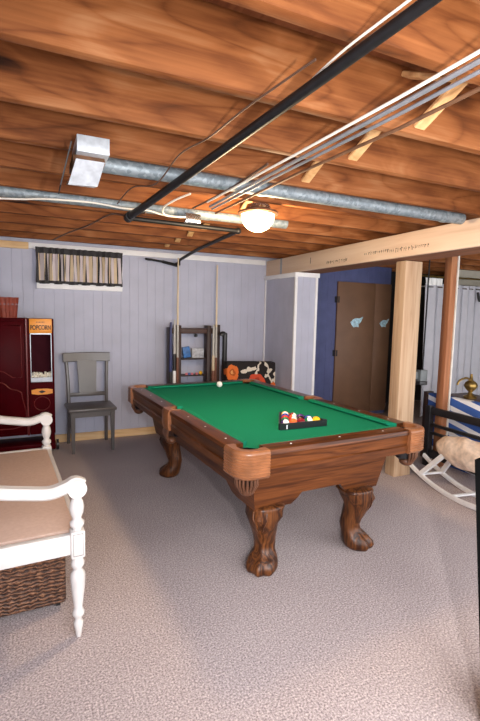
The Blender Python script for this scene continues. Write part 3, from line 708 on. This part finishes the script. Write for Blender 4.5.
for i in range(6): m.box(0.245+i*0.013, 0.253+i*0.013, 0.0066, 0.008, 1.352+0.002*(i % 2), 1.360)
m.build('sign_small_print', M['ink'], t)
MB().box(0.18, 0.385, 0.10, 0.31, 0.745, 1.24).build('dark_interior', M['popinside'], t)
m = MB()
for sx in (0.183, 0.376): m.box(sx, sx+0.006, 0.015, 0.024, 0.75, 1.24)
m.box(0.183, 0.382, 0.015, 0.024, 1.232, 1.243); m.box(0.183, 0.382, 0.015, 0.024, 0.745, 0.752); m.build('glass_trim', M['greypipe'], t)
m = MB()
for i in range(90): m.sphere((random.uniform(0.19, 0.375), random.uniform(0.04, 0.095), random.uniform(0.79, 0.835)), random.uniform(0.008, 0.012), 8)
pc = m.build('popcorn', M['popcorn'], t); pc['kind'] = 'stuff'
MB().box(0.181, 0.384, 0.03, 0.099, 0.752, 0.788).build('kernel_tray', M['greypipe'], t)
m = MB(); m.prism([(0.185, 0.625), (0.24, 0.615), (0.33, 0.615), (0.385, 0.625), (0.385, 0.665), (0.33, 0.675), (0.24, 0.675), (0.185, 0.665)], 0.010, 0.022, 'y'); pl = m.build('orange_plaque', M['orange'], t)
m = MB(); m.prism([(0.25, 0.645), (0.283, 0.662), (0.318, 0.645), (0.283, 0.628)], 0.008, 0.0105, 'y'); m.build('plaque_mark', M['ink'], pl)
m = MB(); m.tube([(0.283+0.075*math.cos(2*PI*i/24), 0.017, 0.52+0.07*math.sin(2*PI*i/24)) for i in range(25)], 0.005, 6); m.build('oval_moulding', M['cabred2'], t)
for x in (0.415,):
    m = MB(); m.tube([(x, 0.10, 0.055), (x+0.022, 0.10, 0.055)], 0.055, 18); m.build('wheel', M['black'], t)
t = thing('popcorn_bucket', 'rust orange ribbed square bucket on top of the red popcorn machine', 'bucket', (-0.215, 5.09, 1.396))
rings = []
for z, r in ((0, 0.072), (0.20, 0.092)):
    ring = []
    for i in range(64):
        a = 2*PI*i/64; e = 8; R = r/((abs(math.cos(a))**e+abs(math.sin(a))**e)**(1/e)); R *= 1+0.025*(1 if (i//2) % 2 else -1)
        ring.append((R*math.cos(a), R*math.sin(a), z))
    rings.append(ring)
MB().loft(rings).build('bucket_wall', M['rust'], t, ang=20)
MB().box(-0.085, 0.085, -0.085, 0.085, 0.125, 0.14).build('bucket_band', M['cabred2'], t)

# ------------------------------------------------------------------ valance curtain
def cloth_cols(ncol, x0, x1, zt, zb, amp, folds, zwave, matfun, y=0, th=0.004, nz=10, bands=None):
    m = MB(); cols = []
    for i in range(ncol+1):
        f = i/ncol; x = x0+(x1-x0)*f
        ph = 2*PI*folds*f + 0.6*math.sin(9*f) + 0.8*math.sin(23*f+1)
        col = []
        for j in range(nz+1):
            g = j/nz
            A = amp*(0.55+0.45*g)
            yy = y - A*(0.5+0.5*math.sin(ph)) 
            xx = x + amp*0.35*math.sin(2*ph)*g
            col.append((xx, yy, zt+(zb-zt)*g + (zwave*math.sin(ph*0.5+1) if j == nz else 0)))
        cols.append(col)
    V = [[m.bm.verts.new(p) for p in c] for c in cols]
    W = [[m.bm.verts.new((p[0], p[1]+th, p[2])) for p in c] for c in cols]
    for i in range(ncol):
        for j in range(nz):
            m.mi = matfun(i, j)
            m._f([V[i][j], V[i+1][j], V[i+1][j+1], V[i][j+1]]); m._f([W[i][j], W[i][j+1], W[i+1][j+1], W[i+1][j]])
        for j in (0, nz): m.mi = matfun(i, min(j, nz-1)); m._f([V[i][j], W[i][j], W[i+1][j], V[i+1][j]])
    for i in (0, ncol):
        for j in range(nz): m.mi = matfun(min(i, ncol-1), j); m._f([V[i][j], V[i][j+1], W[i][j+1], W[i][j]])
    return m
seq = [3]+[1]*5+[3]+[2]*8+[3]+[1]*3+[3]*2+[2]*5
def vm(i, j):
    if j < 2 or j >= 11: return 0
    if i < 5 or i > 171: return 0
    return seq[(i*1) % len(seq)]
t = thing('valance_curtain', 'gathered striped valance with charcoal bands over the basement window', 'curtain', (0.50, D-0.045, 0))
cloth_cols(176, -0.455, 0.45, 2.142, 1.762, 0.055, 13, 0.006, vm, y=0, nz=12).build('valance_cloth', [M['charcoal'], M['clothbeige'], M['clothgrey'], M['clothblack']], t)
MB().tube([(-0.47, 0.008, 2.12), (0.46, 0.008, 2.12)], 0.006, 8).build('curtain_rod', M['white'], t)

# ------------------------------------------------------------------ white settee
ST_rot = 0.062
st = thing('settee', 'white distressed wooden settee with scrolled arms and tan seat at left', 'settee', (0.160, 2.05, 0), ST_rot)
SL = 1.41; SD = 0.55
MB().box(-SD+0.02, 0.0, 0.035, SL-0.035, 0.40, 0.498, 0.012).build('seat_pad', M['tan'], st)
for y in (0.0, SL): MB().box(-SD, -0.02, y-0.016, y+0.016, 0.402, 0.494, 0.004).build('side_rail', M['distress'], st)
m = MB(); m.box(-0.002, 0.022, 0.02, SL-0.02, 0.402, 0.490, 0.004); m.build('front_rail', M['distress'], st)
lp = [(0.010, 0.0), (0.013, 0.012), (0.017, 0.04), (0.022, 0.07), (0.016, 0.08), (0.015, 0.092), (0.024, 0.105), (0.027, 0.118), (0.022, 0.130), (0.018, 0.14), (0.022, 0.17), (0.029, 0.23), (0.033, 0.285), (0.031, 0.305), (0.020, 0.322), (0.019, 0.330), (0.028, 0.342), (0.030, 0.356), (0.024, 0.370), (0.020, 0.385)]
up = [(0.021, 0.510), (0.020, 0.518), (0.030, 0.530), (0.031, 0.545), (0.020, 0.556), (0.019, 0.566), (0.027, 0.585), (0.031, 0.61), (0.028, 0.635), (0.019, 0.655), (0.024, 0.660), (0.024, 0.675)]
for y in (0.0, SL):
    MB().lathe(lp, (0, y, 0), 20).build('leg', M['distress'], st, ang=60)
    m = MB(); m.box(-0.030, 0.030, y-0.030, y+0.030, 0.385, 0.510, 0.006); bk = m.build('corner_block', M['distress'], st)
    m = MB()
    for yy in (y-0.0312,):
        m.box(-0.021, 0.021, yy, yy+0.001, 0.497, 0.499); m.box(-0.021, 0.021, yy, yy+0.001, 0.398, 0.400); m.box(-0.021, -0.0195, yy, yy+0.001, 0.398, 0.499); m.box(0.0195, 0.021, yy, yy+0.001, 0.398, 0.499)
    m.build('block_line', M['greychair'], bk)
    MB().lathe(up, (0, y, 0), 20).build('arm_spindle', M['distress'], st, ang=60)
    path = smooth_path([(-SD-0.02, y, 0.80), (-0.45, y, 0.775), (-0.33, y, 0.735), (-0.20, y, 0.708), (-0.11, y, 0.695), (-0.04, y, 0.712), (-0.008, y, 0.722), (0.018, y, 0.706)], 5)
    n = len(path); hs = [0.05+0.022*max(0, (i/n-0.7)/0.3) for i in range(n)]
    m = MB(); m.sweep_rect(path, 0.062, hs, (0, 1, 0)); m.tube([(0.0, y-0.033, 0.702), (0.0, y+0.033, 0.702)], 0.040, 20)
    m.build('arm', M['distress'], st)
    MB().sweep_rect([(-SD+0.05, y, 0), (-SD+0.01, y, 0.45), (-SD-0.02, y, 0.80), (-SD-0.06, y, 1.02)], 0.045, 0.045, (0, 1, 0)).build('leg', M['distress'], st)
m = MB(); m.box(-SD-0.075, -SD-0.035, 0, SL, 0.94, 1.04, 0.008); m.build('crest_rail', M['distress'], st)
for i in range(10):
    MB().tube([(-SD+0.0, 0.11+i*0.131, 0.49), (-SD-0.05, 0.11+i*0.131, 0.95)], 0.011, 8).build('back_spindle', M['distress'], st)
# wicker trunk
t = thing('wicker_trunk', 'brown wicker trunk on casters under the white settee', 'trunk', (0.122, 2.27, 0), 0.03)
MB().box(-0.62, 0, 0, 0.75, 0.035, 0.365, 0.012).build('basket_body', M['wicker'], t)
MB().box(-0.63, 0.006, -0.006, 0.756, 0.315, 0.375, 0.012).build('lid', M['wicker'], t)
for x in (-0.58, -0.035):
    for y in (0.05, 0.70):
        MB().tube([(x-0.01, y, 0.018), (x+0.01, y, 0.018)], 0.018, 12).build('caster', M['black'], t)

# ------------------------------------------------------------------ cue stand
t = thing('cue_rack', 'dark wooden cue stand with two open shelves against the back wall', 'cue rack', (1.80, 5.17, 0))
for x, w_, zt in ((-0.235, 0.032, 1.335), (0.150, 0.026, 1.335), (0.268, 0.022, 1.345), (-0.335, 0.014, 1.31)):
    MB().box(x-w_, x+w_, -0.02, 0.10, 0, zt, 0.004).build('side_post', M['rackwood'], t)
MB().box(-0.34, 0.30, 0.0, 0.10, 1.235, 1.30, 0.006).build('top_rail', M['rackred'], t)
MB().box(-0.37, 0.31, -0.06, 0.14, 0.0, 0.06, 0.006).build('base', M['rackwood'], t)
MB().box(-0.36, 0.39, -0.11, 0.10, 0.60, 0.63, 0.004).build('cue_ledge', M['rackwood'], t)
for z in (0.925, 0.725): MB().box(-0.203, 0.103, -0.03, 0.10, z, z+0.016, 0.002).build('shelf', M['rackwood'], t)
MB().lathe([(0.006, 0), (0.02, 0.005), (0.022, 0.03), (0.01, 0.04)], (-0.03, -0.035, 1.195), 12).build('hanging_knob', M['blackplastic'], t)
def cue(x, y, zb, ztop, kind, label):
    t = thing('cue_stick', label, 'cue', (x, y, zb), 0, 'cues in the rack'); L = ztop-zb
    if kind == 'tall': cols = ('cuemaple', 'cuegrey', 'cuebrown')
    elif kind == 'grey': cols = ('cuegrey', 'cueblack', 'liner')
    elif kind == 'blue': cols = ('cueblue', 'cueblue', 'cueblack')
    else: cols = ('cuegrey', 'cuemaple', 'cuebrown')
    q = 1.0 if kind == 'tall' else 1.35
    MB().lathe([(0.0150*q, 0), (0.0145*q, L*0.22)], seg=12).build('butt', M[cols[2]], t)
    MB().lathe([(0.0145*q, L*0.22), (0.013*q, L*0.48)], seg=12).build('grip', M[cols[1]], t)
    MB().lathe([(0.013*q, L*0.48), (0.0085*q, L)], seg=12).build('shaft', M[cols[0]], t)
cue(1.545, 5.132, 0.632, 2.11, 'tall', 'tall pale maple cue at the left of the rack, tip near the wall valve')
cue(2.030, 5.132, 0.632, 2.06, 'tall', 'tall pale maple cue at the right of the rack, its tip high up')
cue(1.460, 5.122, 0.632, 1.37, 'blue', 'short dark blue cue piece at the left edge of the rack')
cue(1.505, 5.122, 0.632, 1.40, 'grey', 'short grey cue with black grip, second from the left of the rack')
cue(1.992, 5.122, 0.632, 1.345, 'brown', 'short grey cue with brown butt just right of the rack shelves')
t = thing('cue_case', 'black curved-top cue case leaning at the right of the rack', 'case', (2.105, 5.085, 0.632))
MB().tube(smooth_path([(0.02, 0, 0), (0.02, 0, 0.55), (0.015, 0, 0.60), (-0.018, 0, 0.605), (-0.03, 0, 0.58)], 4), 0.030, 12).build('case_body', M['black'], t)
MB().tube([(0.02, -0.024, 0.08), (0.02, -0.03, 0.3), (0.02, -0.024, 0.5)], 0.006, 6).build('case_strap', M['blackplastic'], t)
R15 = Matrix.Rotation(-0.16, 3, 'Y')
o = MB().box(-0.045, 0.045, -0.015, 0.015, 0.0, 0.13, 0.002, R15, (0, 0, 0)).build('chalk_box', M['bookblue'], loc=(1.685, 5.20, 0.948)); tag(o, 'blue carton tilted on the upper shelf of the cue stand', 'box')
o = MB().box(-0.075, 0.075, -0.015, 0.015, 0.0, 0.115, 0.002).build('picture_box', M['bookgrey'], loc=(1.820, 5.21, 0.9415)); tag(o, 'grey picture carton on the upper shelf beside the blue carton', 'box')
for i, (x, mt, nm) in enumerate(((1.665, 'pink', 'pink cube of chalk at the left of the lower cue stand shelf'), (1.70, 'chalkblue', 'blue cube of chalk on the lower cue stand shelf'), (1.735, 'pink', 'pink cube of chalk in the middle of the lower cue stand shelf'), (1.795, 'pink', 'pink cube of chalk beside the cream ball on the lower shelf'))):
    o = MB().box(-0.013, 0.013, -0.013, 0.013, 0, 0.024, 0.002).build('chalk_cube', M[mt], loc=(x, 5.16, 0.7415)); tag(o, nm, 'chalk', 'chalk cubes on the cue stand')
o = MB().sphere((0, 0, 0), 0.022, 16).build('billiard_ball', M['ball_yellow'], loc=(1.845, 5.16, 0.763)); tag(o, 'cream yellow ball at the right of the lower cue stand shelf', 'ball')

# ------------------------------------------------------------------ floral slipper chair
t = thing('slipper_chair', 'armless chair in black fabric with orange flowers behind the pool table', 'chair', (2.09, 4.88, 0), 0.0)
def pad(x0, x1, y0, y1, z0, z1, b=0.03): return MB().box(x0, x1, y0, y1, z0, z1, b)
m = pad(0, 0.67, 0.0, 0.12, 0.20, 0.915, 0.025)
for v in m.bm.verts:
    if v.co.z > 0.8: v.co.z -= 0.02*v.co.x/0.67; v.co.y += 0.05
m.build('backrest', M['floral'], t)
pad(0.01, 0.66, -0.50, 0.0, 0.24, 0.42, 0.03).build('seat', M['floral'], t)
for x in (0.06, 0.61):
    for y in (-0.45, 0.07): MB().lathe([(0.014, 0), (0.02, 0.24)], (x, y, 0), 10).build('leg', M['rackwood'], t)

# ------------------------------------------------------------------ brown closet doors on blue wall
d1 = bpy.data.objects.new('door_1', None); C.objects.link(d1); struct(d1); d1.location = (3.97, D, 0)
MB().box(0, 0.675, -0.03, -0.002, 0.05, 1.975, 0.003).build('door_panel', M['hardboard'], d1)
MB().box(0.683, 0.985, -0.03, -0.002, 0.05, 1.975, 0.003).build('door_panel', M['hardboard'], d1)
for z in (1.72, 0.95):
    m = MB(); m.box(-0.03, -0.008, -0.01, 0, z-0.045, z+0.045); m.box(0.008, 0.03, -0.036, -0.03, z-0.045, z+0.045); m.tube([(0, -0.02, z-0.045), (0, -0.02, z+0.045)], 0.008, 8); m.build('hinge', M['blackmetal'], d1)
fish = [(-0.11, 0.01), (-0.07, 0.05), (-0.02, 0.075), (0.05, 0.07), (0.12, 0.10), (0.09, 0.03), (0.04, -0.02), (0.05, -0.06), (0.0, -0.05), (-0.05, -0.06), (-0.08, -0.03)]
o = MB().prism(fish, 0, 0.002, 'y').build('sticker', M['paleblue'], loc=(4.32, D-0.033, 1.385)); tag(o, 'pale blue fish-shaped sticker on the wider brown closet door', 'sticker')
o = MB().prism([(x*0.8, z*0.8) for x, z in fish], 0, 0.002, 'y').build('sticker', M['paleblue'], loc=(4.84, D-0.033, 1.38)); tag(o, 'small pale sticker on the narrow brown closet door by the post', 'sticker')

# ------------------------------------------------------------------ right-hand storage corner
t = thing('shower_curtain', 'grey pleated shower curtain hanging behind the wall stud', 'curtain', (0, 4.6, 0))
cloth_cols(150, 4.82, 6.5, 1.95, 0.12, 0.07, 11, 0.004, lambda i, j: 0, nz=6).build('curtain_cloth', M['curtain'], t)
MB().tube([(4.75, -0.02, 1.905), (6.58, -0.02, 1.905)], 0.011, 10).build('curtain_rod', M['chrome'], t)
t2 = thing('curtain_liner', 'white folded curtain liner bunched over the rod beside the post', 'curtain liner', (0, 4.545, 0))
cloth_cols(30, 4.78, 5.10, 2.02, 1.925, 0.025, 4, 0.003, lambda i, j: 0, nz=4).build('liner_cloth', M['liner'], t2)
line_thing('copper_pipe', 'bright copper pipe above the white curtain liner', 'pipe', [(4.7, 4.7, 2.06), (6.62, 4.7, 2.07)], 0.014, M['brass'])
line_thing('curtain_hook', 'black hanging hook on the shower curtain at the right edge', 'hook', [(5.78, 4.52, 1.86), (5.78, 4.50, 1.78), (5.80, 4.50, 1.74), (5.84, 4.50, 1.76), (5.82, 4.50, 1.80)], 0.018, M['black'])
t = thing('outlet_box', 'grey electrical box with conduit on the back of the thick post', 'electrical box', (3.40, 3.30, 0))
MB().box(0.06, 0.15, -0.03, 0.03, 0.86, 0.97, 0.005).build('box_body', M['ebox'], t)
MB().tube([(0.11, 0, 0.97), (0.115, 0, 2.05)], 0.007, 8).build('conduit', M['blackmetal'], t)
MB().box(0.05, 0.15, -0.035, 0.02, 0.82, 0.858, 0.003).build('plug', M['black'], t)
MB().box(-0.165, 0.06, 0.0, 0.02, 0.88, 0.95).build('mounting_bracket', M['ebox'], t)
# black slatted bench
t = thing('slatted_bench', 'black slatted wooden bench turned with its back to the room', 'bench', (3.60, 3.26, 0), 0.0)
for y in (0.0, -1.3): MB().box(-0.03, 0.03, y-0.03, y+0.03, 0, 0.61, 0.004).build('back_post', M['black'], t)
for (z0, z1) in ((0.53, 0.60), (0.41, 0.44), (0.33, 0.355), (0.09, 0.17)): MB().box(-0.018, 0.018, -1.3, 0, z0, z1, 0.004).build('back_rail', M['black'], t)
# blue and white striped mattress leaning behind
t = thing('folding_mattress', 'blue and white striped mattress on edge behind the black bench', 'mattress', (3.77, 3.45, 0), 0.0)
m = MB(); n = 60; Lm = 1.5
def strip(i): return 0
for i in range(26):
    # slanted stripes: extruded parallelogram strips clipped to the mattress outline
    pass
b = bmesh.new(); bmesh.ops.create_cube(b, size=1)
for v in b.verts: v.co = Vector((0.04+v.co.x*0.08, -Lm/2+v.co.y*Lm, 0.35+v.co.z*0.70))
bmesh.ops.bevel(b, geom=b.edges[:], offset=0.012, segments=2, profile=0.5, affect='EDGES')
nrm = Vector((0, -0.22, 1)).normalized()
for i in range(-6, 24):
    d = 0.062*i-0.014*(i % 2)
    bmesh.ops.bisect_plane(b, geom=b.verts[:]+b.edges[:]+b.faces[:], plane_co=nrm*d, plane_no=nrm)
m._merge(b)
for f in m.bm.faces:
    d = f.calc_center_median().dot(nrm)
    f.material_index = 0 if (d % 0.124) < 0.048 else 1
m.build('mattress_cover', [M['stripewhite'], M['stripeblue']], t, ang=50)
MB().box(-0.01, 0.09, 0.005, 0.05, 0, 0.71, 0.005).build('end_board', M['rackwood'], t)
# brass lamp on a dark chest
o = MB().box(-0.28, 0.28, -0.28, 0.28, 0, 0.57, 0.012).build('storage_chest', M['darkleather'], loc=(4.62, 3.62, 0)); tag(o, 'dark storage chest behind the striped mattress', 'chest')
t = thing('brass_lamp', 'brass table lamp on the dark chest before the shower curtain', 'lamp', (4.60, 3.60, 0.57))
MB().lathe([(0.07, 0), (0.075, 0.02), (0.03, 0.04), (0.02, 0.07), (0.05, 0.10), (0.075, 0.14), (0.06, 0.18), (0.02, 0.21), (0.012, 0.28)], seg=20).build('lamp_body', M['brass'], t, ang=60)
m = MB(); m.tube(smooth_path([(0, 0, 0.2), (-0.1, -0.02, 0.24), (-0.22, -0.03, 0.22), (-0.26, -0.03, 0.17)], 4), 0.012, 8); m.build('lamp_arm', M['brass'], t)
# rocking sheep
sh = thing('rocking_sheep', 'toy rocking sheep with beige fleece body on white rockers', 'rocking toy', (3.235, 2.575, 0), -0.15)
m = MB()
cols = []
for j in range(19):
    f = j/18; yy = 0.24-0.66*f
    r = 0.118*(math.sin(PI*min(1, max(0.0, 0.04+0.96*f)))**0.38)+0.004
    ring = []
    for k in range(28):
        a = 2*PI*k/28
        rr_ = r*(1+0.05*math.sin(5*a+3*yy*9)+0.04*math.sin(31*yy+2*a))
        ring.append((rr_*math.cos(a)*0.95, yy, 0.365+0.02*f+rr_*math.sin(a)*1.05))
    cols.append(ring)
m.loft(cols).build('fleece_body', M['fleece'], sh, ang=80)
m = MB(); m.sphere((0, -0.50, 0.52), 0.085, 16, (0.8, 1.2, 1)); m.sphere((0, -0.40, 0.45), 0.08, 12)
hd = m.build('head', M['fleece'], sh)
for s in (-1, 1): MB().sphere((s*0.085, -0.46, 0.55), 0.035, 10, (1.3, 0.5, 0.7)).build('ear', M['fleece'], hd)
for s in (-1, 1):
    pts = []
    for i in range(15):
        f = i/14; yy = (0.50 if s < 0 else 0.60)-(1.13 if s < 0 else 1.23)*f
        zz = 0.014+0.11*abs((yy+0.06)/0.58)**2.0
        pts.append((s*0.115, yy, zz))
    MB().sweep_rect(pts, 0.026, 0.040, (1, 0, 0)).build('rocker', M['white'], sh)
    MB().sweep_rect([(s*0.115, 0.34, 0.075), (s*0.06, 0.13, 0.31)], 0.03, 0.045, (1, 0, 0)).build('leg', M['white'], sh)
    MB().sweep_rect([(s*0.115, -0.46, 0.075), (s*0.06, -0.28, 0.31)], 0.03, 0.045, (1, 0, 0)).build('leg', M['white'], sh)
for yy in (0.33, -0.06, -0.45):
    zz = 0.014+0.11*abs((yy+0.06)/0.58)**2.0+0.012
    MB().sweep_rect([(-0.115, yy, zz), (0.115, yy, zz)], 0.03, 0.018, (0, 1, 0)).build('crossbar', M['white'], sh)

t = thing('dark_slab', 'tall dark slanted slab at the right edge of the picture, nearest the camera', 'board', (1.455, 0.95, 0))
MB().loft([[(0, 0, 0), (0.25, 0.06, 0), (0.25, 0.10, 0), (0, 0.04, 0)], [(-0.146, 0, 1.02), (0.10, 0.06, 1.02), (0.10, 0.10, 1.02), (-0.146, 0.04, 1.02)]]).build('board', M['void'], t)  # slanted dark slab for an unidentified dark strip at the right edge
# ------------------------------------------------------------------ camera
cam = bpy.data.cameras.new('camera'); co = bpy.data.objects.new('camera', cam); C.objects.link(co)
f_, pit, roll, yaw, h_ = 452.5668, 0.1014, 0.0216, -0.4304, 1.4768
cy, sy = math.cos(yaw), math.sin(yaw)
fw = Vector((-sy*math.cos(pit), cy*math.cos(pit), -math.sin(pit))); r = Vector((cy, sy, 0)); u = r.cross(fw)
r2 = math.cos(roll)*r+math.sin(roll)*u; u2 = -math.sin(roll)*r+math.cos(roll)*u
co.matrix_world = Matrix(((r2.x, u2.x, -fw.x, 0), (r2.y, u2.y, -fw.y, 0), (r2.z, u2.z, -fw.z, h_), (0, 0, 0, 1)))
cam.sensor_fit = 'VERTICAL'; cam.sensor_height = 36.0; cam.lens = 36.0*f_/721; cam.clip_start = 0.02
bpy.context.scene.camera = co

# ------------------------------------------------------------------ light
def point(name, loc, e, col, rad):
    l = bpy.data.lights.new(name, 'POINT'); l.energy = e; l.color = col; l.shadow_soft_size = rad
    o = bpy.data.objects.new(name, l); C.objects.link(o); o.location = loc; return o
fl = Vector((0, 0, h_)) + r2*0.27 + u2*0.015
l = bpy.data.lights.new('camera_flash', 'SPOT'); l.energy = 180; l.color = (1.0, 0.96, 0.95); l.shadow_soft_size = 0.025
l.spot_size = math.radians(118); l.spot_blend = 1.0
o = bpy.data.objects.new('camera_flash', l); C.objects.link(o); o.location = fl
aim = fw*1.0 + r2*(85/452.57) + u2*(25/452.57); o.rotation_euler = aim.to_track_quat('-Z', 'Y').to_euler()
point('ceiling_lamp_glow', (1.345, 2.70, 1.93), 60, (1.0, 0.72, 0.42), 0.10)
point('added_fill', (0.75, -0.45, 1.50), 80, (1.0, 0.96, 0.94), 0.25)  # added fill light behind the camera, no fixture there
w = bpy.data.worlds.new('world'); bpy.context.scene.world = w; w.use_nodes = True
w.node_tree.nodes['Background'].inputs[0].default_value = (0.95, 0.97, 1.0, 1); w.node_tree.nodes['Background'].inputs[1].default_value = 4.3
vs = bpy.context.scene.view_settings
vs.view_transform = 'Standard'; vs.look = 'None'; vs.exposure = 0.0; vs.gamma = 1.0; vs.use_curve_mapping = False
